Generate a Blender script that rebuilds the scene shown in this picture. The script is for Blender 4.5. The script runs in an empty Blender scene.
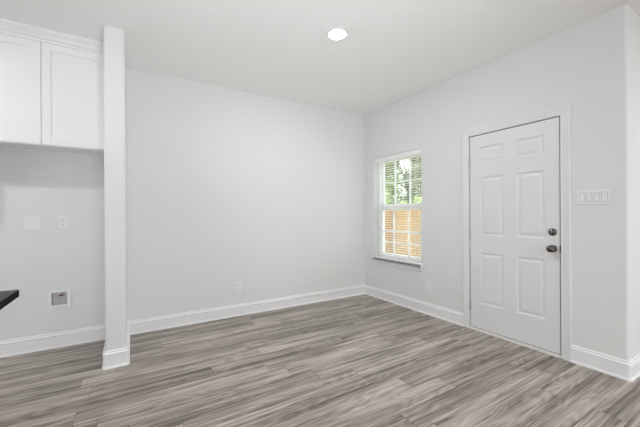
import bpy, bmesh, math, random
from mathutils import Vector, Matrix

# ------------------------------------------------------------------ scene, camera, light
scene = bpy.context.scene
COL = scene.collection
CAM_Z = 1.2157
YAW, ROLL = 0.54689, -0.00556
FOCAL_PX, HORIZON_PX = 311.0, 215.18

cd = bpy.data.cameras.new('camera')
cam = bpy.data.objects.new('camera', cd)
COL.objects.link(cam)
cd.sensor_width = 36.0
cd.lens = FOCAL_PX / 640.0 * 36.0
cd.shift_y = (HORIZON_PX - 213.5) / 640.0
cd.clip_start = 0.02
cd.clip_end = 200
F = Vector((math.sin(YAW), math.cos(YAW), 0))
R0 = Vector((math.cos(YAW), -math.sin(YAW), 0))
U0 = Vector((0, 0, 1))
Rv = R0 * math.cos(ROLL) + U0 * math.sin(ROLL)
Uv = U0 * math.cos(ROLL) - R0 * math.sin(ROLL)
m = Matrix((Rv, Uv, -F)).transposed().to_4x4()
m.translation = (0, 0, CAM_Z)
cam.matrix_world = m
scene.camera = cam
H0 = 2.743

vs = scene.view_settings
vs.view_transform = 'Standard'
vs.look = 'None'
vs.gamma = 1.0
vs.use_curve_mapping = False
vs.exposure = 0.0
scene.cycles.max_bounces = 12
scene.cycles.diffuse_bounces = 8
scene.cycles.transparent_max_bounces = 16
scene.cycles.sample_clamp_indirect = 4.0
scene.cycles.caustics_reflective = False
scene.cycles.caustics_refractive = False

world = bpy.data.worlds.new('sky')
scene.world = world
world.use_nodes = True
wn = world.node_tree.nodes
bg = wn['Background']
bg.inputs['Color'].default_value = (0.93, 0.97, 1.0, 1)
bg.inputs['Strength'].default_value = 3.8

sun_d = bpy.data.lights.new('sun', 'SUN')
sun_d.energy = 5.5
sun_d.angle = math.radians(2.0)
sun_d.color = (1.0, 0.95, 0.86)
sun = bpy.data.objects.new('sun', sun_d)
COL.objects.link(sun)
sun.rotation_euler = Vector((0.62, -0.10, -0.78)).to_track_quat('-Z', 'Y').to_euler()


def area(name, loc, target, sx, sy, power, color=(1, 1, 1)):
    d = bpy.data.lights.new(name, 'AREA')
    d.shape = 'RECTANGLE'
    d.size, d.size_y = sx, sy
    d.energy = power
    d.color = color
    o = bpy.data.objects.new(name, d)
    COL.objects.link(o)
    o.location = loc
    o.rotation_euler = (Vector(target) - Vector(loc)).to_track_quat('-Z', 'Z').to_euler()
    return o


# unseen panel added behind the camera to fill the room with soft light
area('rear_fill', (0.6, -4.85, 1.25), (0.6, 3, 1.25), 2.4, 2.0, 54, (0.95, 0.98, 1.0))
# unseen overhead panel added at the right rear to brighten the entry wall
area('right_rear_fill', (4.2, -2.0, 2.70), (4.2, -2.0, 0), 2.6, 3.0, 68, (0.96, 0.98, 1.0))
# unseen upward spot added to brighten the ceiling ahead of the camera
fd = bpy.data.lights.new('ceiling_bounce_fill', 'SPOT')
fd.energy = 127
fd.color = (0.94, 0.98, 1.01)
fd.spot_size = math.radians(100)
fd.spot_blend = 1.0
fd.shadow_soft_size = 0.12
fl_ = bpy.data.objects.new('ceiling_bounce_fill', fd)
COL.objects.link(fl_)
fl_.location = (0.35, 0.45, 0.60)
fl_.rotation_euler = (Vector((0.80, 1.65, H0)) - fl_.location).to_track_quat('-Z', 'Y').to_euler()

# ------------------------------------------------------------------ helpers
XW, YW, H = 3.0925, 3.748, 2.743


class MB:
    """collects shapes into one bmesh"""

    def __init__(self):
        self.bm = bmesh.new()

    def box(self, x0, x1, y0, y1, z0, z1, bevel=0.0, seg=2):
        b = bmesh.new()
        r = bmesh.ops.create_cube(b, size=1)
        for v in b.verts:
            v.co = Vector((x0 + (v.co.x + .5) * (x1 - x0), y0 + (v.co.y + .5) * (y1 - y0), z0 + (v.co.z + .5) * (z1 - z0)))
        if bevel:
            bmesh.ops.bevel(b, geom=b.edges[:], offset=bevel, segments=seg, profile=0.5, affect='EDGES')
        self.merge(b)
        return self

    def merge(self, b, mat=None):
        if mat is not None:
            b.transform(mat)
        me = bpy.data.meshes.new('tmp')
        b.to_mesh(me)
        b.free()
        self.bm.from_mesh(me)
        bpy.data.meshes.remove(me)

    def prism(self, pts, z0, z1):
        """pts: 2-D footprint, counter-clockwise"""
        b = bmesh.new()
        lo = [b.verts.new((x, y, z0)) for x, y in pts]
        hi = [b.verts.new((x, y, z1)) for x, y in pts]
        n = len(pts)
        for i in range(n):
            j = (i + 1) % n
            b.faces.new((lo[i], lo[j], hi[j], hi[i]))
        b.faces.new(hi)
        b.faces.new(lo[::-1])
        self.merge(b)
        return self

    def sweep(self, path, profile, side=1, caps=True):
        """path: 2-D points on the wall line; profile: (offset from wall, z); side=+1 puts it left of the path"""
        n = len(path)
        P = [Vector(p) for p in path]
        nrm = []
        for i in range(n - 1):
            d = (P[i + 1] - P[i]).normalized()
            nrm.append(Vector((-d.y, d.x)) * side)
        mit = []
        for i in range(n):
            if i == 0:
                mit.append(nrm[0])
            elif i == n - 1:
                mit.append(nrm[-1])
            else:
                s = nrm[i - 1] + nrm[i]
                mit.append(s / max(1e-6, s.dot(nrm[i])))
        b = bmesh.new()
        rings = []
        for i in range(n):
            rings.append([b.verts.new((P[i].x + mit[i].x * o, P[i].y + mit[i].y * o, z)) for o, z in profile])
        k = len(profile)
        for i in range(n - 1):
            for j in range(k - 1):
                b.faces.new((rings[i][j], rings[i + 1][j], rings[i + 1][j + 1], rings[i][j + 1]))
        if caps:
            b.faces.new(rings[0])
            b.faces.new(rings[-1][::-1])
        bmesh.ops.recalc_face_normals(b, faces=b.faces[:])
        self.merge(b)
        return self

    def lathe(self, prof, seg=32, mat=None, smooth=True, scale=(1, 1, 1)):
        """prof: (radius, height) about Z"""
        b = bmesh.new()
        rings = []
        for r, z in prof:
            if r < 1e-6:
                rings.append([b.verts.new((0, 0, z))])
            else:
                rings.append([b.verts.new((r * math.cos(2 * math.pi * i / seg) * scale[0], r * math.sin(2 * math.pi * i / seg) * scale[1], z)) for i in range(seg)])
        for a, c in zip(rings[:-1], rings[1:]):
            for i in range(seg):
                j = (i + 1) % seg
                if len(a) == 1 and len(c) > 1:
                    f = b.faces.new((a[0], c[i], c[j]))
                elif len(c) == 1 and len(a) > 1:
                    f = b.faces.new((a[i], a[j], c[0]))
                elif len(a) > 1:
                    f = b.faces.new((a[i], a[j], c[j], c[i]))
                else:
                    continue
                f.smooth = smooth
        bmesh.ops.recalc_face_normals(b, faces=b.faces[:])
        self.merge(b, mat)
        return self

    def tube(self, p0, p1, r, seg=10):
        p0, p1 = Vector(p0), Vector(p1)
        d = p1 - p0
        mat = d.to_track_quat('Z', 'Y').to_matrix().to_4x4()
        mat.translation = p0
        return self.lathe([(0, 0), (r, 0), (r, d.length), (0, d.length)], seg, mat, smooth=False)

    def wall_grid(self, us, vs_, holes, place, t):
        """a slab over the u/v grid with rectangular holes; place(u, v, w) -> 3-D, w in 0..t"""
        for i in range(len(us) - 1):
            for j in range(len(vs_) - 1):
                uc, vc = (us[i] + us[i + 1]) / 2, (vs_[j] + vs_[j + 1]) / 2
                if any(a < uc < b and c < vc < d for a, b, c, d in holes):
                    continue
                b = bmesh.new()
                c = [b.verts.new(place(u, v, w)) for w in (0, t) for u, v in ((us[i], vs_[j]), (us[i + 1], vs_[j]), (us[i + 1], vs_[j + 1]), (us[i], vs_[j + 1]))]
                b.faces.new(c[0:4][::-1])
                b.faces.new(c[4:8])
                for k in range(4):
                    l = (k + 1) % 4
                    b.faces.new((c[k], c[l], c[4 + l], c[4 + k]))
                self.merge(b)
        bmesh.ops.remove_doubles(self.bm, verts=self.bm.verts[:], dist=1e-5)
        # drop the inner faces two neighbouring cells share
        seen = {}
        for f in self.bm.faces:
            seen.setdefault(tuple(sorted(v.index for v in f.verts)), []).append(f)
        self.bm.verts.index_update()
        seen = {}
        for f in self.bm.faces:
            seen.setdefault(tuple(sorted(v.index for v in f.verts)), []).append(f)
        dead = [f for fs in seen.values() if len(fs) > 1 for f in fs]
        bmesh.ops.delete(self.bm, geom=dead, context='FACES')
        bmesh.ops.recalc_face_normals(self.bm, faces=self.bm.faces[:])
        return self

    def build(self, name, mat, parent=None, label=None):
        me = bpy.data.meshes.new(name)
        inv = None
        if parent is not None:
            off = world_loc(parent)
            self.bm.transform(Matrix.Translation(-off))
        self.bm.to_mesh(me)
        self.bm.free()
        me.materials.append(mat)
        o = bpy.data.objects.new(name, me)
        COL.objects.link(o)
        if parent is not None:
            o.parent = parent
        if label:
            o['label'] = label
        return o


def world_loc(o):
    v = Vector(o.location)
    while o.parent:
        o = o.parent
        v += Vector(o.location)
    return v


def thing(name, loc, label, cat, group=None):
    o = bpy.data.objects.new(name, None)
    o.empty_display_size = 0.1
    COL.objects.link(o)
    o.location = loc
    o['label'] = label
    o['category'] = cat
    if group:
        o['group'] = group
    return o


def struct_root(name, loc, label=None, cat=None):
    o = bpy.data.objects.new(name, None)
    COL.objects.link(o)
    o.location = loc
    o['kind'] = 'structure'
    if label:
        o['label'] = label
    if cat:
        o['category'] = cat
    return o


def struct(name, mb, mat, label=None, cat=None):
    o = mb.build(name, mat)
    o['kind'] = 'structure'
    if label:
        o['label'] = label
    if cat:
        o['category'] = cat
    return o


# ------------------------------------------------------------------ materials
def principled(name, color, rough=0.5, metal=0.0, spec=0.5, bump=None, vary=None):
    mt = bpy.data.materials.new(name)
    mt.use_nodes = True
    nt = mt.node_tree
    p = nt.nodes['Principled BSDF']
    p.inputs['Base Color'].default_value = (*color, 1)
    p.inputs['Roughness'].default_value = rough
    p.inputs['Metallic'].default_value = metal
    p.inputs['Specular IOR Level'].default_value = spec
    tc = None
    if bump or vary:
        tc = nt.nodes.new('ShaderNodeTexCoord')
    if bump:
        sc, st = bump
        nz = nt.nodes.new('ShaderNodeTexNoise')
        nz.inputs['Scale'].default_value = sc
        nz.inputs['Detail'].default_value = 3
        bp = nt.nodes.new('ShaderNodeBump')
        bp.inputs['Strength'].default_value = st
        bp.inputs['Distance'].default_value = 0.002
        nt.links.new(tc.outputs['Object'], nz.inputs['Vector'])
        nt.links.new(nz.outputs['Fac'], bp.inputs['Height'])
        nt.links.new(bp.outputs['Normal'], p.inputs['Normal'])
    if vary:
        sc, c2 = vary
        nz = nt.nodes.new('ShaderNodeTexNoise')
        nz.inputs['Scale'].default_value = sc
        nz.inputs['Detail'].default_value = 4
        mx = nt.nodes.new('ShaderNodeMix')
        mx.data_type = 'RGBA'
        mx.inputs[6].default_value = (*color, 1)
        mx.inputs[7].default_value = (*c2, 1)
        nt.links.new(tc.outputs['Object'], nz.inputs['Vector'])
        nt.links.new(nz.outputs['Fac'], mx.inputs[0])
        nt.links.new(mx.outputs[2], p.inputs['Base Color'])
    return mt


M = {}
M['wall'] = principled('wall_paint', (0.78, 0.78, 0.78), 0.75, spec=0.25, bump=(180, 0.08))
M['ceiling'] = principled('ceiling_paint', (0.91, 0.91, 0.905), 0.85, spec=0.2, bump=(140, 0.08))
M['trim'] = principled('white_trim_paint', (0.80, 0.80, 0.805), 0.4, bump=(60, 0.02))
M['baseboard'] = principled('white_baseboard_paint', (0.86, 0.86, 0.865), 0.4, bump=(60, 0.02))
M['door'] = principled('white_door_paint', (0.79, 0.79, 0.795), 0.42, bump=(90, 0.02))
M['cabinet'] = principled('white_cabinet_lacquer', (0.88, 0.88, 0.895), 0.35, bump=(60, 0.01))
M['cabinet_inside'] = principled('cabinet_underside', (0.62, 0.60, 0.56), 0.6, vary=(8, (0.55, 0.52, 0.47)))
M['plastic'] = principled('white_plastic', (0.84, 0.84, 0.84), 0.35, bump=(40, 0.01))
M['plastic_grey'] = principled('grey_plastic', (0.62, 0.62, 0.63), 0.5, bump=(40, 0.01))
M['gap_shade'] = principled('painted_gap_shade', (0.50, 0.50, 0.51), 0.6, bump=(40, 0.01))  # stands in for the shade around the switch rockers
M['box'] = principled('light_grey_plastic', (0.74, 0.73, 0.73), 0.5, bump=(40, 0.01))
M['slot'] = principled('dark_slot', (0.05, 0.05, 0.05), 0.6, bump=(40, 0.01))
M['vinyl'] = principled('white_vinyl', (0.92, 0.92, 0.915), 0.35, bump=(40, 0.01))
M['blind'] = principled('white_blind_slats', (0.92, 0.92, 0.91), 0.45, bump=(30, 0.02))
M['stone'] = principled('black_stone', (0.008, 0.007, 0.009), 0.25, spec=0.06, vary=(90, (0.018, 0.016, 0.019)))
M['stone_honed'] = principled('honed_black_stone', (0.012, 0.011, 0.013), 0.7, spec=0.02, vary=(90, (0.022, 0.020, 0.023)))
M['nickel'] = principled('dark_satin_nickel', (0.17, 0.155, 0.145), 0.16, 1.0, bump=(30, 0.02))
M['steel'] = principled('hinge_steel', (0.50, 0.50, 0.50), 0.35, 1.0, bump=(30, 0.02))
M['brass'] = principled('red_brown_valve', (0.22, 0.10, 0.085), 0.4, bump=(30, 0.02))
M['gap_shade_and_strike'] = principled('black_gap_shade_and_strike', (0.02, 0.02, 0.02), 0.7, bump=(30, 0.02))  # black put into the door gaps as shade; also the strike plate
M['threshold'] = principled('white_threshold', (0.86, 0.84, 0.81), 0.4, bump=(30, 0.02))
M['bark'] = principled('bark', (0.14, 0.11, 0.085), 0.9, vary=(14, (0.22, 0.18, 0.14)))
M['lawn'] = principled('lawn_grass', (0.10, 0.17, 0.05), 0.9, vary=(6, (0.19, 0.24, 0.09)))


def glass_mat():
    mt = bpy.data.materials.new('window_glass')
    mt.use_nodes = True
    nt = mt.node_tree
    nt.nodes.remove(nt.nodes['Principled BSDF'])
    out = nt.nodes['Material Output']
    tr = nt.nodes.new('ShaderNodeBsdfTransparent')
    tr.inputs['Color'].default_value = (0.95, 0.97, 0.96, 1)
    gl = nt.nodes.new('ShaderNodeBsdfGlossy')
    gl.inputs['Roughness'].default_value = 0.02
    fr = nt.nodes.new('ShaderNodeFresnel')
    ge = nt.nodes.new('ShaderNodeNewGeometry')
    ma = nt.nodes.new('ShaderNodeMath')       # both faces of the pane reflect alike
    ma.operation = 'MULTIPLY_ADD'
    ma.inputs[1].default_value = 1 / 1.45 - 1.45
    ma.inputs[2].default_value = 1.45
    nt.links.new(ge.outputs['Backfacing'], ma.inputs[0])
    nt.links.new(ma.outputs[0], fr.inputs['IOR'])
    mx = nt.nodes.new('ShaderNodeMixShader')
    nt.links.new(fr.outputs[0], mx.inputs[0])
    nt.links.new(tr.outputs[0], mx.inputs[1])
    nt.links.new(gl.outputs[0], mx.inputs[2])
    nt.links.new(mx.outputs[0], out.inputs['Surface'])
    return mt


def leaf_mat(name, a, b):
    mt = bpy.data.materials.new(name)
    mt.use_nodes = True
    nt = mt.node_tree
    p = nt.nodes['Principled BSDF']
    p.inputs['Roughness'].default_value = 0.6
    tc = nt.nodes.new('ShaderNodeTexCoord')
    nz = nt.nodes.new('ShaderNodeTexNoise')
    nz.inputs['Scale'].default_value = 2.5
    nz.inputs['Detail'].default_value = 5
    cr = nt.nodes.new('ShaderNodeValToRGB')
    cr.color_ramp.elements[0].position = 0.35
    cr.color_ramp.elements[1].position = 0.65
    cr.color_ramp.elements[0].color = (*a, 1)
    cr.color_ramp.elements[1].color = (*b, 1)
    tl = nt.nodes.new('ShaderNodeBsdfTranslucent')
    mx = nt.nodes.new('ShaderNodeMixShader')
    mx.inputs[0].default_value = 0.35
    nt.links.new(tc.outputs['Object'], nz.inputs['Vector'])
    nt.links.new(nz.outputs['Fac'], cr.inputs[0])
    nt.links.new(cr.outputs[0], p.inputs['Base Color'])
    nt.links.new(cr.outputs[0], tl.inputs['Color'])
    nt.links.new(p.outputs[0], mx.inputs[1])
    nt.links.new(tl.outputs[0], mx.inputs[2])
    nt.links.new(mx.outputs[0], nt.nodes['Material Output'].inputs['Surface'])
    return mt


def emit_mat(name, color, strength):
    mt = bpy.data.materials.new(name)
    mt.use_nodes = True
    p = mt.node_tree.nodes['Principled BSDF']
    p.inputs['Base Color'].default_value = (0.9, 0.9, 0.9, 1)
    p.inputs['Emission Color'].default_value = (*color, 1)
    p.inputs['Emission Strength'].default_value = strength
    return mt


def plank_mat(name, width, length, dark, light, along='X', seam=0.0016, ybase=0.0, rows_vary=0.28):
    """vinyl planks: rows across Y, boards along X, each with its own tone and grain"""
    mt = bpy.data.materials.new(name)
    mt.use_nodes = True
    nt = mt.node_tree
    N, L = nt.nodes, nt.links
    p = N['Principled BSDF']

    def math_(op, a, b=None, c=None):
        n = N.new('ShaderNodeMath')
        n.operation = op
        for i, v in enumerate((a, b, c)):
            if v is None:
                continue
            if isinstance(v, (int, float)):
                n.inputs[i].default_value = v
            else:
                L.new(v, n.inputs[i])
        return n.outputs[0]

    tc = N.new('ShaderNodeTexCoord')
    sep = N.new('ShaderNodeSeparateXYZ')
    L.new(tc.outputs['Object'], sep.inputs[0])
    X, Y = sep.outputs[0], sep.outputs[1]
    yr = math_('DIVIDE', math_('SUBTRACT', Y, ybase), width)
    row = math_('FLOOR', yr)
    fy = math_('FRACT', yr)
    wn1 = N.new('ShaderNodeTexWhiteNoise')
    wn1.noise_dimensions = '1D'
    L.new(row, wn1.inputs['W'])
    xr = math_('ADD', math_('DIVIDE', X, length), math_('MULTIPLY', wn1.outputs['Value'], 7.31))
    colm = math_('FLOOR', xr)
    fx = math_('FRACT', xr)
    cmb = N.new('ShaderNodeCombineXYZ')
    L.new(row, cmb.inputs[0])
    L.new(colm, cmb.inputs[1])
    wn2 = N.new('ShaderNodeTexWhiteNoise')
    wn2.noise_dimensions = '2D'
    L.new(cmb.outputs[0], wn2.inputs['Vector'])
    pid = wn2.outputs['Value']
    # grain coordinates, shifted per board
    gv = N.new('ShaderNodeCombineXYZ')
    L.new(math_('ADD', X, math_('MULTIPLY', pid, 37.0)), gv.inputs[0])
    L.new(math_('ADD', Y, math_('MULTIPLY', pid, 11.0)), gv.inputs[1])
    L.new(math_('MULTIPLY', pid, 23.0), gv.inputs[2])

    def mapped(sx, sy):
        mp = N.new('ShaderNodeMapping')
        mp.inputs['Scale'].default_value = (sx, sy, 1)
        L.new(gv.outputs[0], mp.inputs['Vector'])
        return mp.outputs[0]

    def noise(vec, scale, detail, rough=0.55, dist=0.0):
        n = N.new('ShaderNodeTexNoise')
        n.inputs['Scale'].default_value = scale
        n.inputs['Detail'].default_value = detail
        n.inputs['Roughness'].default_value = rough
        n.inputs['Distortion'].default_value = dist
        L.new(vec, n.inputs['Vector'])
        return n.outputs['Fac']

    broad = noise(mapped(1.0, 21.0), 1.0, 3, 0.5, 0.6)       # wide streaks
    fine = noise(mapped(1.8, 120.0), 1.0, 4, 0.6, 0.3)        # fine fibres
    # cathedral rings: contour lines of a stretched noise field
    field = noise(mapped(1.3, 9.0), 1.0, 1.0, 0.4, 0.4)
    rings = math_('ABSOLUTE', math_('SUBTRACT', math_('FRACT', math_('MULTIPLY', field, 11.0)), 0.5))
    rings = math_('MULTIPLY', rings, 2.0)
    blotch = noise(mapped(2.0, 5.0), 1.0, 2, 0.5)
    val = math_('ADD', math_('MULTIPLY', broad, 0.75), math_('MULTIPLY', fine, 0.42))
    val = math_('ADD', val, math_('MULTIPLY', rings, 0.11))
    val = math_('ADD', val, math_('MULTIPLY', blotch, 0.20))
    val = math_('ADD', val, math_('MULTIPLY', math_('SUBTRACT', pid, 0.5), 0.16 * rows_vary * 2))
    cr = N.new('ShaderNodeValToRGB')
    e = cr.color_ramp.elements
    e[0].position, e[1].position = 0.57, 1.02
    e[0].color, e[1].color = (*dark, 1), (*light, 1)
    L.new(val, cr.inputs[0])
    # thin dark streaks along the grain
    streak = noise(mapped(0.8, 30.0), 1.0, 2, 0.5, 0.5)
    sk = N.new('ShaderNodeMapRange')
    sk.inputs['From Min'].default_value = 0.54
    sk.inputs['From Max'].default_value = 0.68
    sk.inputs['To Min'].default_value = 1.0
    sk.inputs['To Max'].default_value = 0.62
    L.new(streak, sk.inputs['Value'])
    # seams
    ey = math_('MULTIPLY', math_('MINIMUM', fy, math_('SUBTRACT', 1.0, fy)), width)
    ex = math_('MULTIPLY', math_('MINIMUM', fx, math_('SUBTRACT', 1.0, fx)), length)
    ed = math_('MINIMUM', ey, ex)
    sm = N.new('ShaderNodeMapRange')
    sm.inputs['From Min'].default_value = seam * 0.5
    sm.inputs['From Max'].default_value = seam * 1.6
    sm.inputs['To Min'].default_value = 0.45
    sm.inputs['To Max'].default_value = 1.0
    L.new(ed, sm.inputs['Value'])
    mul = N.new('ShaderNodeMix')
    mul.data_type = 'RGBA'
    mul.blend_type = 'MULTIPLY'
    mul.inputs[0].default_value = 1.0
    L.new(cr.outputs[0], mul.inputs[6])
    L.new(math_('MULTIPLY', sm.outputs[0], sk.outputs[0]), mul.inputs[7])
    L.new(mul.outputs[2], p.inputs['Base Color'])
    rr = N.new('ShaderNodeMapRange')
    rr.inputs['To Min'].default_value = 0.50
    rr.inputs['To Max'].default_value = 0.38
    L.new(broad, rr.inputs['Value'])
    L.new(rr.outputs[0], p.inputs['Roughness'])
    p.inputs['Specular IOR Level'].default_value = 0.4
    bp = N.new('ShaderNodeBump')
    bp.inputs['Strength'].default_value = 0.15
    bp.inputs['Distance'].default_value = 0.001
    L.new(math_('ADD', fine, sm.outputs[0]), bp.inputs['Height'])
    L.new(bp.outputs[0], p.inputs['Normal'])
    return mt


def fence_mat():
    mt = bpy.data.materials.new('cedar_boards')
    mt.use_nodes = True
    nt = mt.node_tree
    N, L = nt.nodes, nt.links
    p = N['Principled BSDF']
    p.inputs['Roughness'].default_value = 0.8
    tc = N.new('ShaderNodeTexCoord')
    sep = N.new('ShaderNodeSeparateXYZ')
    L.new(tc.outputs['Object'], sep.inputs[0])
    fl = N.new('ShaderNodeMath')
    fl.operation = 'MULTIPLY'
    fl.inputs[1].default_value = 1 / 0.145
    L.new(sep.outputs[1], fl.inputs[0])
    f2 = N.new('ShaderNodeMath')
    f2.operation = 'FLOOR'
    L.new(fl.outputs[0], f2.inputs[0])
    wn_ = N.new('ShaderNodeTexWhiteNoise')
    wn_.noise_dimensions = '1D'
    L.new(f2.outputs[0], wn_.inputs['W'])
    mp = N.new('ShaderNodeMapping')
    mp.inputs['Scale'].default_value = (20, 20, 1.5)
    L.new(tc.outputs['Object'], mp.inputs['Vector'])
    nz = N.new('ShaderNodeTexNoise')
    nz.inputs['Scale'].default_value = 1.5
    nz.inputs['Detail'].default_value = 4
    L.new(mp.outputs[0], nz.inputs['Vector'])
    ad = N.new('ShaderNodeMath')
    ad.operation = 'MULTIPLY_ADD'
    ad.inputs[1].default_value = 0.5
    L.new(wn_.outputs['Value'], ad.inputs[0])
    sb = N.new('ShaderNodeMath')
    sb.operation = 'MULTIPLY'
    sb.inputs[1].default_value = 0.6
    L.new(nz.outputs['Fac'], sb.inputs[0])
    L.new(sb.outputs[0], ad.inputs[2])
    cr = N.new('ShaderNodeValToRGB')
    e = cr.color_ramp.elements
    e[0].position, e[1].position = 0.2, 0.85
    e[0].color, e[1].color = (0.17, 0.098, 0.045, 1), (0.31, 0.205, 0.10, 1)
    L.new(ad.outputs[0], cr.inputs[0])
    L.new(cr.outputs[0], p.inputs['Base Color'])
    return mt


M['glass'] = glass_mat()
M['floor'] = plank_mat('grey_oak_vinyl_planks', 0.152, 1.22, (0.142, 0.117, 0.098), (0.66, 0.595, 0.532), ybase=2.745)
M['fence'] = fence_mat()
M['lens'] = emit_mat('lamp_lens', (0.955, 0.98, 1.0), 340.0)

# ------------------------------------------------------------------ the room shell
XL, XR, YR, T = -4.6, 6.2, -5.0, 0.16      # left wall, far right wall, rear wall, wall thickness


def arc(cx, cy, r, a0, a1, n=6):
    return [(cx + r * math.cos(math.radians(a0 + (a1 - a0) * i / n)), cy + r * math.sin(math.radians(a0 + (a1 - a0) * i / n))) for i in range(n + 1)]


BUL = 0.018
CORNER_Y = 0.768
struct('floor', MB().box(XL - T, XW + T, YR - T, YW + 0.14, -0.15, 0).box(XW + T, XR + T, YR - T, CORNER_Y + T, -0.15, 0), M['floor'])
struct('ceiling', MB().box(XL - T, XW + T, YR - T, YW + 0.14, H, H + 0.2).box(XW + T, XR + T, YR - T, CORNER_Y + T, H, H + 0.2), M['ceiling'])

# back wall, with the hole the water outlet box sits in
BOX = (-0.632, -0.512, 0.388, 0.512)
us = [XL - T, BOX[0], BOX[1], XW + T]
vz = [0, BOX[2], BOX[3], H]
struct('wall_back', MB().wall_grid(us, vz, [BOX], lambda u, v, w: (u, YW + w, v), 0.14), M['wall'])

# right wall with the window and the door opening
WY0, WY1, WZ0, WZ1 = 2.648, 3.533, 0.585, 2.045
DY0, DY1, DZ1 = 1.168, 2.020, 2.052
us = [CORNER_Y + T, DY0, DY1, WY0, WY1, YW]
vz = [0, WZ0, WZ1, DZ1, H]
struct('wall_right', MB().wall_grid(us, vz, [(WY0, WY1, WZ0, WZ1), (DY0, DY1, -1, DZ1)], lambda u, v, w: (XW + w, u, v), T), M['wall'])
pts = [(XW, CORNER_Y + T)] + arc(XW + BUL, CORNER_Y + BUL, BUL, 180, 270) + [(XR, CORNER_Y), (XR, CORNER_Y + T)]
struct('wall_entry', MB().prism(pts, 0, H), M['wall'])
# short wing wall beside the refrigerator niche
WX0, WX1, WYF = -0.180, -0.034, 3.010
pts = [(WX0, YW)] + arc(WX0 + BUL, WYF + BUL, BUL, 180, 270) + arc(WX1 - BUL, WYF + BUL, BUL, 270, 360) + [(WX1, YW)]
struct('wall_wing', MB().prism(pts, 0, H), M['wall'])
# walls behind the camera: left, far right, and rear with an opening put in to admit sky light
struct('wall_left', MB().wall_grid([YR, -2.3, 1.1, YW], [0, 0.7, 2.2, H], [(-2.3, 1.1, 0.7, 2.2)], lambda u, v, w: (XL - w, u, v), T), M['wall'])
struct('wall_far', MB().box(XR, XR + T, YR, CORNER_Y + T, 0, H), M['wall'])
struct('wall_rear', MB().wall_grid([XL - T, -0.6, 1.8, XR + T], [0, 2.1, H], [(-0.6, 1.8, -1, 2.1)], lambda u, v, w: (u, YR - w, v), T), M['wall'])

# baseboards with a stepped cap and a shoe strip
BASE = [(0, 0.141), (0.005, 0.141), (0.008, 0.137), (0.008, 0.124), (0.011, 0.121), (0.0155, 0.119), (0.018, 0.114),
        (0.018, 0.108), (0.010, 0.104), (0.010, 0.099), (0.0135, 0.096), (0.0135, 0.018), (0.020, 0.014), (0.0225, 0.007), (0.0225, 0)]


def baseboard(name, path, side):
    return struct(name, MB().sweep(path, BASE, side), M['baseboard'])


CAS = 0.072
DS0, DS1 = 1.190, 1.998                       # the door slab's edges
baseboard('baseboard_back', [(XW, YW), (WX1, YW)], 1)
baseboard('baseboard_wing', [(WX1, YW)] + arc(WX1 - 0.006, WYF + 0.006, 0.006, 0, -90, 3) + arc(WX0 + 0.006, WYF + 0.006, 0.006, 270, 180, 3) + [(WX0, YW)], 1)
baseboard('baseboard_niche', [(WX0, YW), (XL, YW)], 1)
baseboard('baseboard_right', [(XW, DS1 + CAS), (XW, YW)], 1)
baseboard('baseboard_entry', [(XR, CORNER_Y)] + arc(XW + 0.008, CORNER_Y + 0.008, 0.008, 270, 180, 3) + [(XW, DS0 - CAS)], 1)

# ------------------------------------------------------------------ entry door
d1 = struct_root('door_1', (XW, 1.594, 0), 'closed white six-panel entry door with dark knob and deadbolt', 'door')
SZ0, SZ1 = 0.030, 2.034


def door_slab():
    mb = MB()
    xf = XW - 0.001
    xb = xf + 0.044
    ys = [DS0, 1.300, 1.534, 1.654, 1.888, DS1]
    zs = [SZ0, 0.292, 0.818, 1.000, 1.600, 1.744, 1.910, SZ1]
    b = bmesh.new()
    V = {}

    def v(x, y, z):
        k = (round(x, 5), round(y, 5), round(z, 5))
        if k not in V:
            V[k] = b.verts.new(k)
        return V[k]

    def quad(*q):
        b.faces.new([v(*c) for c in q])
    pc = {1, 3}
    pr = {1, 3, 5}
    for i in range(5):
        for j in range(7):
            y0, y1, z0, z1 = ys[i], ys[i + 1], zs[j], zs[j + 1]
            if i in pc and j in pr:
                loops = [(0.0, 0.0), (0.004, 0.0035), (0.010, 0.0075), (0.016, 0.0085), (0.022, 0.0075), (0.040, 0.002), (0.044, 0.0015)]
                for (a, da), (c, dc) in zip(loops[:-1], loops[1:]):
                    A = [(xf + da, y0 + a, z0 + a), (xf + da, y1 - a, z0 + a), (xf + da, y1 - a, z1 - a), (xf + da, y0 + a, z1 - a)]
                    C = [(xf + dc, y0 + c, z0 + c), (xf + dc, y1 - c, z0 + c), (xf + dc, y1 - c, z1 - c), (xf + dc, y0 + c, z1 - c)]
                    for k in range(4):
                        l = (k + 1) % 4
                        quad(A[k], A[l], C[l], C[k])
                quad(*C)
            else:
                quad((xf, y0, z0), (xf, y1, z0), (xf, y1, z1), (xf, y0, z1))
    for i in range(5):
        quad((xf, ys[i], SZ0), (xf, ys[i + 1], SZ0), (xb, ys[i + 1], SZ0), (xb, ys[i], SZ0))
        quad((xf, ys[i], SZ1), (xf, ys[i + 1], SZ1), (xb, ys[i + 1], SZ1), (xb, ys[i], SZ1))
    for j in range(7):
        quad((xf, DS0, zs[j]), (xf, DS0, zs[j + 1]), (xb, DS0, zs[j + 1]), (xb, DS0, zs[j]))
        quad((xf, DS1, zs[j]), (xf, DS1, zs[j + 1]), (xb, DS1, zs[j + 1]), (xb, DS1, zs[j]))
    for i in range(5):
        for j in range(7):
            quad((xb, ys[i], zs[j]), (xb, ys[i + 1], zs[j]), (xb, ys[i + 1], zs[j + 1]), (xb, ys[i], zs[j + 1]))
    bmesh.ops.recalc_face_normals(b, faces=b.faces[:])
    mb.merge(b)
    return mb


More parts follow.
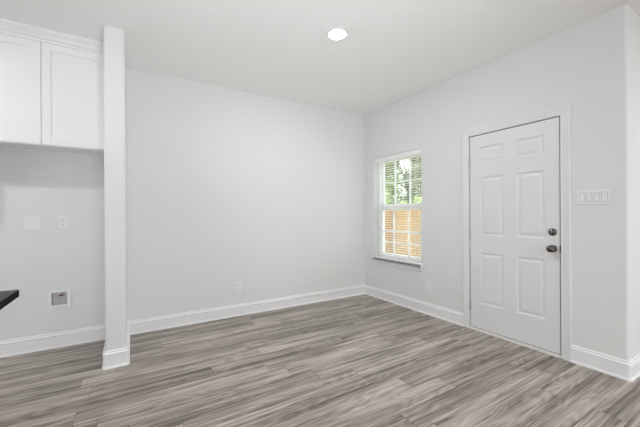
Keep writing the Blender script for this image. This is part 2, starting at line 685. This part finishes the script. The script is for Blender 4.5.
slab = door_slab().build('slab', M['door'], d1)
GAP = 0.008
j = MB()
j.box(XW + 0.0005, XW + T, DY0, DS0 - GAP, 0, DZ1).box(XW + 0.0005, XW + T, DS1 + GAP, DY1, 0, DZ1).box(XW + 0.0005, XW + T, DS0 - GAP, DS1 + GAP, SZ1 + GAP, DZ1)
j.build('jamb', M['trim'], d1)
s = MB()  # stops, plus black filler standing in for shade in the door gaps
s.box(XW + 0.046, XW + 0.075, DS0 - GAP, DS0 + 0.010, 0.02, SZ1 + GAP).box(XW + 0.046, XW + 0.075, DS1 - 0.010, DS1 + GAP, 0.02, SZ1 + GAP)
s.box(XW + 0.046, XW + 0.075, DS0 + 0.010, DS1 - 0.010, SZ1 - 0.010, SZ1 + GAP).box(XW + 0.046, XW + 0.075, DS0 + 0.010, DS1 - 0.010, 0.022, 0.040)
s.box(XW + 0.014, XW + 0.046, DS0 - GAP, DS0 - 0.0006, 0.022, SZ1 + GAP).box(XW + 0.014, XW + 0.046, DS1 + 0.0006, DS1 + GAP, 0.022, SZ1 + GAP)
s.box(XW + 0.014, XW + 0.046, DS0 - 0.0006, DS1 + 0.0006, SZ1 + 0.0006, SZ1 + GAP).box(XW + 0.010, XW + 0.046, DS0, DS1, 0.022, SZ0 - 0.0006)
s.build('stop_and_gap_shade', M['gap_shade_and_strike'], d1, 'door stops and black filler standing in for gap shade')
# casing: U-shaped sweep in the wall plane
CPROF = [(0.0, 0.0), (0.0, 0.009), (0.006, 0.011), (0.012, 0.0095), (0.018, 0.0105), (0.050, 0.0155), (0.060, 0.017), (0.068, 0.016), (0.072, 0.011), (0.072, 0.0)]


def casing(yi0, yi1, zi):
    """profile: (distance outward from the opening, height off the wall)"""
    mb = MB()
    b = bmesh.new()
    rings = []
    for st in range(4):
        ring = []
        for o, hh in CPROF:
            y = (yi0 - o) if st < 2 else (yi1 + o)
            z = 0.0 if st in (0, 3) else zi + o
            ring.append(b.verts.new((XW - hh, y, z)))
        rings.append(ring)
    for a, c in zip(rings[:-1], rings[1:]):
        for k in range(len(CPROF) - 1):
            b.faces.new((a[k], c[k], c[k + 1], a[k + 1]))
    b.faces.new(rings[0])
    b.faces.new(rings[-1][::-1])
    bmesh.ops.recalc_face_normals(b, faces=b.faces[:])
    mb.merge(b)
    return mb


casing(DS0 - 0.010, DS1 + 0.010, SZ1 + 0.010).build('casing', M['trim'], d1)
MB().box(XW - 0.018, XW + 0.12, DS0 - GAP, DS1 + GAP, 0.0, 0.022, 0.004).build('threshold', M['threshold'], d1, 'white threshold strip')
ROTX = Matrix.Rotation(math.radians(-90), 4, 'Y')      # lathe axis +Z -> -X


def onto_door(y, z):
    return Matrix.Translation((XW - 0.001, y, z)) @ ROTX


kb = MB()
kb.lathe([(0, 0), (0.033, 0), (0.033, 0.004), (0.030, 0.008), (0.016, 0.012), (0.0125, 0.016), (0.0125, 0.030), (0.020, 0.034), (0.028, 0.042), (0.0305, 0.050), (0.029, 0.058), (0.022, 0.065), (0.012, 0.068), (0, 0.0685)], 36, onto_door(1.239, 0.918))
knob = kb.build('door_knob', M['nickel'], d1, 'dark nickel round knob')
db = MB()
db.lathe([(0, 0), (0.032, 0), (0.032, 0.005), (0.029, 0.011), (0.024, 0.013), (0.012, 0.014), (0.010, 0.020), (0, 0.020)], 36, onto_door(1.241, 1.060))
dead = db.build('deadbolt', M['nickel'], d1, 'dark nickel deadbolt')
MB().box(XW - 0.034, XW - 0.020, 1.241 - 0.006, 1.241 + 0.006, 1.060 - 0.018, 1.060 + 0.018, 0.003).build('thumb_turn', M['nickel'], dead)
MB().box(XW - 0.0035, XW + 0.03, DS0 - 0.0055, DS0 - 0.0006, 0.885, 0.951).box(XW - 0.0105, XW - 0.0015, DS0 - 0.012, DS0 - 0.001, 0.887, 0.949, 0.003).build('strike_plate', M['gap_shade_and_strike'], d1, 'dark strike plate')
for hz in (1.763, 1.006, 0.247):
    hb = MB()
    hb.tube((XW - 0.006, DS1 + 0.0022, hz - 0.045), (XW - 0.006, DS1 + 0.0022, hz + 0.045), 0.006)
    for q in (-0.0455, 0.0435):
        hb.lathe([(0, 0), (0.0066, 0), (0.0066, 0.002), (0, 0.002)], 10, Matrix.Translation((XW - 0.006, DS1 + 0.0022, hz + q)), False)
    hb.build('hinge', M['steel'], d1, 'steel hinge barrel')

# ------------------------------------------------------------------ window
w1 = struct_root('window_1', (XW, (WY0 + WY1) / 2, WZ0), 'double-hung white window with grilles looking out on fence and trees', 'window')


def rect_frame(mb, x0, x1, y0, y1, z0, z1, wy, wzb, wzt, bevel=0.003):
    mb.box(x0, x1, y0, y0 + wy, z0, z1, bevel).box(x0, x1, y1 - wy, y1, z0, z1, bevel)
    mb.box(x0, x1, y0 + wy, y1 - wy, z0, z0 + wzb, bevel).box(x0, x1, y0 + wy, y1 - wy, z1 - wzt, z1, bevel)
    return mb


FX0, FX1 = XW + 0.078, XW + T
rect_frame(MB(), FX0, FX1, WY0, WY1, WZ0, WZ1, 0.045, 0.040, 0.040).build('frame', M['vinyl'], w1)
iy0, iy1 = WY0 + 0.045, WY1 - 0.045
up = rect_frame(MB(), XW + 0.118, XW + 0.146, iy0, iy1, 1.285, WZ1 - 0.040, 0.042, 0.070, 0.030).build('upper_sash', M['vinyl'], w1)
lo = rect_frame(MB(), XW + 0.084, XW + 0.116, iy0, iy1, WZ0 + 0.026, 1.362, 0.048, 0.046, 0.078).build('lower_sash', M['vinyl'], w1)
g = MB()
for yy in (2.952, 3.226):
    g.box(XW + 0.124, XW + 0.140, yy - 0.0115, yy + 0.0115, 1.355, 1.977, 0.003)
g.box(XW + 0.125, XW + 0.139, iy0 + 0.04, iy1 - 0.04, 1.680 - 0.0115, 1.680 + 0.0115, 0.003)
g.build('grille', M['vinyl'], up)
g = MB()
for yy in (2.955, 3.226):
    g.box(XW + 0.091, XW + 0.107, yy - 0.0115, yy + 0.0115, 0.655, 1.286, 0.003)
g.box(XW + 0.092, XW + 0.106, iy0 + 0.046, iy1 - 0.046, 0.978 - 0.0115, 0.978 + 0.0115, 0.003)
g.build('grille', M['vinyl'], lo)
MB().box(XW + 0.130, XW + 0.134, iy0 + 0.02, iy1 - 0.02, 1.30, 1.99).build('pane', M['glass'], up)
MB().box(XW + 0.097, XW + 0.101, iy0 + 0.02, iy1 - 0.02, 0.64, 1.31).build('pane', M['glass'], lo)
sc_ = MB()
rect_frame(sc_, XW + 0.148, XW + 0.157, iy0, iy1, WZ0 + 0.040, 1.30, 0.018, 0.018, 0.018, 0.002)
sc_.box(XW + 0.149, XW + 0.156, iy0 + 0.018, iy1 - 0.018, 0.806, 0.822)
sc_.build('screen_frame', M['vinyl'], w1)
lk = MB()
lk.box(XW + 0.070, XW + 0.10, 3.06, 3.12, 1.362, 1.372, 0.002).build('sash_lock', M['vinyl'], lo)
sill = MB()
sill.box(XW - 0.040, XW + 0.080, WY0 + 0.0005, WY1 - 0.0005, WZ0 - 0.022, WZ0 + 0.001).box(XW - 0.040, XW - 0.0002, WY0 - 0.030, WY1 + 0.040, WZ0 - 0.022, WZ0 + 0.001, 0.005)
sill.build('sill', M['trim'], w1)
MB().box(XW - 0.016, XW - 0.0002, WY0 - 0.012, WY1 + 0.020, WZ0 - 0.078, WZ0 - 0.022, 0.004).build('apron', M['trim'], w1)

# horizontal blind, lowered with its slats open
BX = XW + 0.040
bl = thing('window_blind', (BX, (WY0 + WY1) / 2, WZ0 + 0.001), 'white horizontal blind lowered inside the window, slats tilted open', 'blind')
MB().box(BX - 0.030, BX - 0.018, WY0 + 0.006, WY1 - 0.006, 1.980, WZ1 - 0.001, 0.003).box(BX - 0.018, BX + 0.028, WY0 + 0.010, WY1 - 0.010, 2.000, WZ1 - 0.001, 0.002).build('headrail', M['blind'], bl)
sl = MB()
z = 0.640
while z < 1.985:
    b = bmesh.new()
    n = 4
    prof = [(-0.0175 + 0.035 * i / n, 0.0016 * (1 - ((i / n - .5) * 2) ** 2)) for i in range(n + 1)]
    vv = [[b.verts.new((BX + px_, yy, z + pz + off)) for px_, pz in prof] for yy in (WY0 + 0.010, WY1 - 0.010) for off in (0, 0.0014)]
    for k in range(n):
        b.faces.new((vv[0][k], vv[0][k + 1], vv[2][k + 1], vv[2][k]))
        b.faces.new((vv[1][k], vv[1][k + 1], vv[3][k + 1], vv[3][k]))
        b.faces.new((vv[0][k], vv[0][k + 1], vv[1][k + 1], vv[1][k]))
        b.faces.new((vv[2][k], vv[2][k + 1], vv[3][k + 1], vv[3][k]))
    for k in (0, n):
        b.faces.new((vv[0][k], vv[1][k], vv[3][k], vv[2][k]))
    bmesh.ops.recalc_face_normals(b, faces=b.faces[:])
    sl.merge(b)
    z += 0.033
sl.build('slats', M['blind'], bl)
MB().box(BX - 0.026, BX + 0.026, WY0 + 0.010, WY1 - 0.010, WZ0 + 0.001, WZ0 + 0.022, 0.004).build('bottom_rail', M['blind'], bl)
cdm = MB()
for yy in (WY0 + 0.12, WY1 - 0.12):
    for xx in (-0.0185, 0.0185):
        cdm.box(BX + xx - 0.0006, BX + xx + 0.0006, yy - 0.0008, yy + 0.0008, WZ0 + 0.020, 2.001)
cdm.build('ladder_cord', M['blind'], bl)

# ------------------------------------------------------------------ cabinet over the refrigerator niche
CX0, CX1 = -1.064, WX0 - 0.0005
CYF = YW - 0.368                              # face frame
CZ0, CZT = 1.802, H - 0.0005
cab = thing('wall_cabinet', ((CX0 + CX1) / 2, YW, CZ0), 'white shaker wall cabinet high in the niche left of the white partition end', 'cabinet')
bd = MB()
bd.box(CX0, CX0 + 0.018, CYF, YW - 0.0005, CZ0, 2.70).box(CX1 - 0.018, CX1, CYF, YW - 0.0005, CZ0, 2.70)
bd.box(CX0 + 0.018, CX1 - 0.018, CYF, YW - 0.0005, CZ0 + 0.012, CZ0 + 0.028).box(CX0 + 0.018, CX1 - 0.018, CYF, YW - 0.0005, 2.684, 2.70)
bd.box(CX0 + 0.018, CX1 - 0.018, CYF, CYF + 0.019, CZ0, CZ0 + 0.035).box(CX0 + 0.018, CX1 - 0.018, CYF, CYF + 0.019, 2.62, CZT)
bd.box(CX0 + 0.018, CX1 - 0.018, YW - 0.019, YW - 0.0005, CZ0, CZ0 + 0.035)
bd.build('body', M['cabinet'], cab)
# crown moulding up to the ceiling
CRZ = 2.655
crown = [(0, CRZ), (0.010, CRZ), (0.012, CRZ + 0.004), (0.012, CRZ + 0.016), (0.018, CRZ + 0.020), (0.024, CRZ + 0.024), (0.028, CRZ + 0.030), (0.036, CRZ + 0.044), (0.050, CRZ + 0.058), (0.056, CRZ + 0.062),
         (0.056, CRZ + 0.068), (0.064, CRZ + 0.072), (0.066, CZT), (0, CZT)]
MB().sweep([(CX1, CYF), (CX0, CYF)], crown, 1).build('crown_moulding', M['cabinet'], cab)


def shaker_door(x0, x1, z0, z1, yf, st=0.060):
    mb = MB()
    t = 0.020
    y1 = yf + t
    mb.box(x0, x0 + st, yf, y1, z0, z1, 0.0015, 1).box(x1 - st, x1, yf, y1, z0, z1, 0.0015, 1)
    mb.box(x0 + st - .001, x1 - st + .001, yf, y1, z0, z0 + st, 0.0015, 1).box(x0 + st - .001, x1 - st + .001, yf, y1, z1 - st, z1, 0.0015, 1)
    mb.box(x0 + st - .002, x1 - st + .002, yf + 0.009, y1 - 0.002, z0 + st - .002, z1 - st + .002)
    return mb


MID = (CX0 + CX1) / 2
for a, b_ in ((CX0 + 0.004, MID - 0.0015), (MID + 0.0015, CX1 - 0.004)):
    shaker_door(a, b_, CZ0 + 0.006, 2.648, CYF - 0.0205).build('door', M['cabinet'], cab)

kc = thing('wall_cabinet', (-1.50, YW, 1.50), 'white kitchen wall cabinet left of the refrigerator niche', 'cabinet')
MB().box(-1.93, CX0 - 0.002, YW - 0.33, YW - 0.0005, 1.50, 2.56).build('body', M['cabinet'], kc)
for a, b_ in ((-1.926, -1.499), (-1.496, CX0 - 0.006)):
    shaker_door(a, b_, 1.506, 2.554, YW - 0.3505).build('door', M['cabinet'], kc)

# ------------------------------------------------------------------ wall plates, outlets, valve box


def plate_box(mb, axis, a0, a1, z0, z1, t=0.006):
    if axis == 'Y':       # on the back wall (faces -Y), a along X
        mb.box(a0, a1, YW - t, YW - 0.0003, z0, z1, 0.0022)
    else:                 # on the right wall (faces -X), a along Y
        mb.box(XW - t, XW - 0.0003, a0, a1, z0, z1, 0.0022)
    return mb


def outlet(axis, ac, zc, label, w=0.076, h=0.122):
    loc = (ac, YW, zc) if axis == 'Y' else (XW, ac, zc)
    t = thing('wall_outlet', loc, label, 'outlet', 'duplex wall outlets')
    plate_box(MB(), axis, ac - w / 2, ac + w / 2, zc - h / 2, zc + h / 2).build('cover_plate', M['plastic'], t)
    for dz in (0.021, -0.021):
        mb = MB()
        if axis == 'Y':
            mb.box(ac - 0.0165, ac + 0.0165, YW - 0.0085, YW - 0.005, zc + dz - 0.0145, zc + dz + 0.0145, 0.0012)
        else:
            mb.box(XW - 0.0085, XW - 0.005, ac - 0.0165, ac + 0.0165, zc + dz - 0.0145, zc + dz + 0.0145, 0.0012)
        rc = mb.build('receptacle', M['plastic'], t)
        mb = MB()
        for q, hh in ((-0.0065, 0.0048), (0.0065, 0.0038)):
            if axis == 'Y':
                mb.box(ac + q - 0.0012, ac + q + 0.0012, YW - 0.0089, YW - 0.007, zc + dz + 0.003 - hh, zc + dz + 0.003 + hh)
            else:
                mb.box(XW - 0.0089, XW - 0.007, ac + q - 0.0012, ac + q + 0.0012, zc + dz + 0.003 - hh, zc + dz + 0.003 + hh)
        if axis == 'Y':
            mb.box(ac - 0.0025, ac + 0.0025, YW - 0.0089, YW - 0.007, zc + dz - 0.0105, zc + dz - 0.006)
        else:
            mb.box(XW - 0.0089, XW - 0.007, ac - 0.0025, ac + 0.0025, zc + dz - 0.0105, zc + dz - 0.006)
        mb.build('slot', M['slot'], rc)
    return t


outlet('Y', 1.108, 0.345, 'white duplex outlet low on the long back wall')
outlet('X', 2.548, 0.345, 'white duplex outlet low on the wall between window and door')
outlet('Y', -0.542, 1.160, 'white duplex outlet at mid height inside the refrigerator niche')

bp_ = thing('blank_wall_plate', (-0.762, YW, 1.150), 'wide blank white wall plate left of the outlet inside the niche', 'wall plate')
plate_box(MB(), 'Y', -0.820, -0.704, 1.089, 1.212).build('cover_plate', M['plastic'], bp_)
for dx in (-0.023, 0.023):
    for dz in (-0.041, 0.041):
        mb = MB().lathe([(0, 0), (0.0032, 0), (0.0026, 0.001), (0, 0.0012)], 10, Matrix.Translation((-0.762 + dx, YW - 0.0058, 1.1505 + dz)) @ Matrix.Rotation(math.radians(90), 4, 'X'))
        mb.build('screw', M['plastic_grey'], bp_)

wb = thing('water_outlet_box', ((BOX[0] + BOX[1]) / 2, YW, 0.34), 'white recessed water outlet box with red valve low in the niche', 'outlet box')
mb = MB()
x0, x1, z0, z1 = -0.649, -0.484, 0.366, 0.530
mb.wall_grid([x0, BOX[0] + .004, BOX[1] - .004, x1], [z0, BOX[2] + .004, BOX[3] - .004, z1], [(BOX[0], BOX[1], BOX[2], BOX[3])], lambda u, v, w: (u, YW - 0.0003 - w, v), 0.012)
bmesh.ops.bevel(mb.bm, geom=[e for e in mb.bm.edges if len(e.link_faces) == 2 and e.calc_face_angle(0) > 1], offset=0.003, segments=2, affect='EDGES')
mb.build('flange', M['plastic'], wb)
mb = MB()
e_ = 0.0008
bx0, bx1, bz0, bz1 = BOX[0] + e_, BOX[1] - e_, BOX[2] + e_, BOX[3] - e_
mb.box(bx0, bx1, YW + 0.085, YW + 0.089, bz0, bz1).box(bx0, bx0 + 0.003, YW, YW + 0.085, bz0, bz1).box(bx1 - 0.003, bx1, YW, YW + 0.085, bz0, bz1)
mb.box(bx0 + .003, bx1 - .003, YW, YW + 0.085, bz0, bz0 + 0.003).box(bx0 + .003, bx1 - .003, YW, YW + 0.085, bz1 - 0.003, bz1)
mb.build('box', M['box'], wb)
vx = -0.563
mb = MB()
mb.tube((vx, YW + 0.05, bz1 - 0.003), (vx, YW + 0.05, bz1 - 0.045), 0.010, 14).tube((vx, YW + 0.05, bz1 - 0.036), (vx, YW + 0.020, bz1 - 0.036), 0.007, 12)
va = mb.build('valve', M['plastic_grey'], wb)
MB().box(vx - 0.018, vx + 0.018, YW + 0.012, YW + 0.021, bz1 - 0.041, bz1 - 0.029, 0.003).build('valve_handle', M['brass'], va, 'red brown valve handle')

sw = thing('light_switch', (XW, 0.966, 1.345), 'white four-gang rocker switch plate on the wall right of the door', 'switch')
SW0, SW1 = 0.862, 1.070
plate_box(MB(), 'X', SW0, SW1, 1.289, 1.401, 0.008).build('cover_plate', M['plastic'], sw)
for i in range(4):
    yc = 0.966 + (1.5 - i) * 0.046
    mb = MB()
    b = bmesh.new()
    tilt = 0.0045 if i in (1, 2) else -0.0035
    pr = [(XW - 0.0076, 1.3115), (XW - 0.0095 - max(0, -tilt), 1.3115), (XW - 0.0095, 1.345), (XW - 0.0095 - max(0, tilt), 1.3785), (XW - 0.0076, 1.3785)]
    for s_ in (-1, 1):
        pass
    A = [b.verts.new((x_, yc - 0.0155, z_)) for x_, z_ in pr]
    B = [b.verts.new((x_, yc + 0.0155, z_)) for x_, z_ in pr]
    b.faces.new(A)
    b.faces.new(B[::-1])
    for k in range(5):
        l = (k + 1) % 5
        b.faces.new((A[k], A[l], B[l], B[k]))
    bmesh.ops.recalc_face_normals(b, faces=b.faces[:])
    mb.merge(b)
    rk = mb.build('rocker', M['plastic'], sw)
    mb = MB()
    rect = (yc - 0.0185, yc + 0.0185, 1.3080, 1.3820)
    mb.box(XW - 0.0084, XW - 0.0076, rect[0], rect[1], rect[2], rect[3])
    mb.build('rocker_gap_shade', M['gap_shade'], rk)  # grey sheet imitating the shaded slit round each rocker

# ------------------------------------------------------------------ kitchen counter end at the left edge
KX, KY = -0.397, 1.756
ct = MB().box(-2.60, KX, 0.80, KY, 0.884, 0.914, 0.0025).build('countertop', M['stone'])
ct.data.materials.append(M['stone_honed'])
for poly in ct.data.polygons:
    poly.material_index = 0 if poly.normal.z > 0.5 else 1
ct['label'] = 'black stone countertop corner jutting in at the left edge'
ct['category'] = 'countertop'
bc = thing('base_cabinet', (-1.65, 1.15, 0), 'white base cabinet carrying the black countertop', 'cabinet')
MB().box(-2.55, -0.76, 0.92, 1.46, 0.10, 0.884).box(-2.50, -0.80, 0.98, 1.42, 0.0, 0.10).build('body', M['cabinet'], bc)
for i in range(3):
    xa = -2.54 + i * 0.592
    mb = shaker_door(xa, xa + 0.586, 0.115, 0.872, 0.899)
    mb.build('door', M['cabinet'], bc)

# ------------------------------------------------------------------ ceiling light
LXc, LYc = 1.487, 2.148
cl = thing('ceiling_light', (LXc, LYc, H), 'round glowing flush ceiling light over the empty middle of the room', 'ceiling light', 'flush ceiling lights')
mb = MB().lathe([(0.068, -0.0003), (0.088, -0.0003), (0.088, -0.004), (0.085, -0.010), (0.076, -0.0155), (0.070, -0.0160), (0.068, -0.0148), (0.068, -0.0003)], 48, Matrix.Translation((LXc, LYc, H)))
mb.build('trim_ring', M['plastic'], cl)
mb = MB().lathe([(0.0675, -0.0145), (0.064, -0.0166), (0.054, -0.0187), (0.036, -0.0203), (0.016, -0.0210), (0, -0.0211)], 48, Matrix.Translation((LXc, LYc, H)))
mb.build('lens', M['lens'], cl)
# its twin over the kitchen counter, just out of frame to the left
cl2 = cl.copy()
COL.objects.link(cl2)
cl2.location = (-1.5, 2.25, H)
cl2['label'] = 'round glowing flush ceiling light above the kitchen counter, left of the niche'
for ch in list(cl.children):
    c_ = ch.copy()
    COL.objects.link(c_)
    c_.parent = cl2

# ------------------------------------------------------------------ yard outside the window
GZ = -0.36
yd = MB().box(XW + T + 0.4, 34, 1.5, 34, GZ - 0.2, GZ).build('lawn', M['lawn'])
yd['kind'] = 'structure'
FXX = 7.5
fn = thing('cedar_fence', (FXX, 8.0, GZ), 'tall cedar board fence outside, behind the lower sash', 'fence')
mb = MB()
rnd = random.Random(4)
y = 2.0
while y < 15.0:
    top = GZ + 1.79 + rnd.uniform(-0.012, 0.012)
    wd = 0.139
    b = bmesh.new()
    c = 0.03
    outl = [(y, GZ + 0.02), (y + wd, GZ + 0.02), (y + wd, top - c), (y + wd - c, top), (y + c, top), (y, top - c)]
    A = [b.verts.new((FXX, a, z_)) for a, z_ in outl]
    B = [b.verts.new((FXX + 0.018, a, z_)) for a, z_ in outl]
    b.faces.new(A)
    b.faces.new(B[::-1])
    for k in range(6):
        l = (k + 1) % 6
        b.faces.new((A[k], A[l], B[l], B[k]))
    bmesh.ops.recalc_face_normals(b, faces=b.faces[:])
    mb.merge(b)
    y += 0.145
mb.build('board_panel', M['fence'], fn)
for rz in (0.25, 0.95, 1.55):
    MB().box(FXX + 0.018, FXX + 0.056, 2.0, 15.0, GZ + rz, GZ + rz + 0.089).build('rail', M['fence'], fn)
for k in range(6):
    yy = 2.3 + k * 2.4
    MB().box(FXX + 0.056, FXX + 0.146, yy, yy + 0.09, GZ - 0.15, GZ + 1.72).build('post', M['fence'], fn)


def tree(name, cat, x, y, h, rad, clear, leaf, mats, n, label, seed, group=None, squash=1.0):
    rn = random.Random(seed)
    t = thing(name, (x, y, GZ), label, cat, group)
    tb = MB()
    prev = Vector((x, y, GZ))
    r = 0.03 + h * 0.018
    hh = h * 0.75
    for k in range(1, 6):
        nx = Vector((x + rn.uniform(-.08, .08) * k * .5, y + rn.uniform(-.08, .08) * k * .5, GZ + hh * k / 5))
        tb.tube(prev, nx, r * (1 - k * 0.14), 8)
        if k >= 2:
            for q in range(3):
                a = rn.uniform(0, 6.28)
                L_ = rad * rn.uniform(.5, .85)
                tb.tube(nx, nx + Vector((math.cos(a) * L_, math.sin(a) * L_, L_ * rn.uniform(.2, .7))), r * 0.3, 6)
        prev = nx
    tb.build('trunk', M['bark'], t)
    b = bmesh.new()
    cz = GZ + clear + (h - clear) / 2
    clumps = []
    for k in range(26):
        u = rn.uniform(-1, 1)
        a = rn.uniform(0, 6.28)
        s_ = math.sqrt(1 - u * u) * rn.uniform(.55, 1) ** .5
        clumps.append((Vector((x + rad * s_ * math.cos(a) * .8, y + rad * s_ * math.sin(a) * .8, cz + u * (h - clear) * .42)), rad * rn.uniform(.25, .48)))
    for k in range(n):
        c, cr_ = clumps[rn.randrange(len(clumps))]
        d = Vector((rn.gauss(0, 1), rn.gauss(0, 1), rn.gauss(0, 1))).normalized() * cr_ * rn.uniform(.3, 1) ** .5
        pos = c + d
        nrm = (d.normalized() * .6 + Vector((rn.gauss(0, 1), rn.gauss(0, 1), rn.gauss(0, 1) + .6)).normalized()).normalized()
        q = nrm.to_track_quat('Z', 'Y').to_matrix() @ Matrix.Rotation(rn.uniform(0, 6.28), 3, 'Z')
        l = leaf * rn.uniform(.7, 1.3)
        pts_ = [(-l * .5, 0, 0), (0, -l * .28, .08 * l), (l * .55, 0, 0), (0, l * .28, .08 * l)]
        b.faces.new([b.verts.new(pos + q @ Vector(p_)) for p_ in pts_])
    fm = MB()
    fm.merge(b)
    fm.build('foliage', mats, t)
    return t


leafA = leaf_mat('pale_green_leaves', (0.36, 0.45, 0.20), (0.60, 0.66, 0.40))
leafB = leaf_mat('grey_green_leaves', (0.17, 0.20, 0.13), (0.48, 0.51, 0.37))
leafC = leaf_mat('mid_green_leaves', (0.22, 0.28, 0.13), (0.52, 0.57, 0.35))
leafD = leaf_mat('dull_green_leaves', (0.22, 0.26, 0.17), (0.52, 0.55, 0.42))
GRP = 'trees and shrubs beyond the fence'
tree('leafy_shrub', 'shrub', 9.3, 10.3, 2.55, 1.0, 0.3, 0.11, leafA, 5500, 'low pale green shrub showing above the fence at left', 11, GRP)
tree('leafy_shrub', 'shrub', 9.0, 8.0, 2.25, 0.85, 0.3, 0.10, leafA, 4500, 'lowest pale green shrub just above the fence top', 12, GRP)
tree('garden_tree', 'tree', 12.0, 13.6, 5.8, 1.4, 1.4, 0.14, leafC, 9000, 'nearest fresh green tree outside the left panes of the window', 13, GRP)
tree('garden_tree', 'tree', 15.0, 12.3, 5.6, 1.6, 1.2, 0.15, leafB, 9000, 'grey green tree outside the right panes of the window', 14, GRP)
tree('garden_tree', 'tree', 18.5, 17.2, 7.8, 2.2, 1.8, 0.18, leafB, 9000, 'tall grey green tree in the middle, behind the two nearer trees', 15, GRP)
tree('garden_tree', 'tree', 22.0, 23.5, 8.6, 2.2, 1.4, 0.20, leafD, 8000, 'far dull green tree glimpsed past the left panes', 16, GRP)
tree('garden_tree', 'tree', 27.0, 22.3, 9.2, 2.5, 1.4, 0.22, leafD, 8000, 'far dull green tree glimpsed past the right panes', 17, GRP)
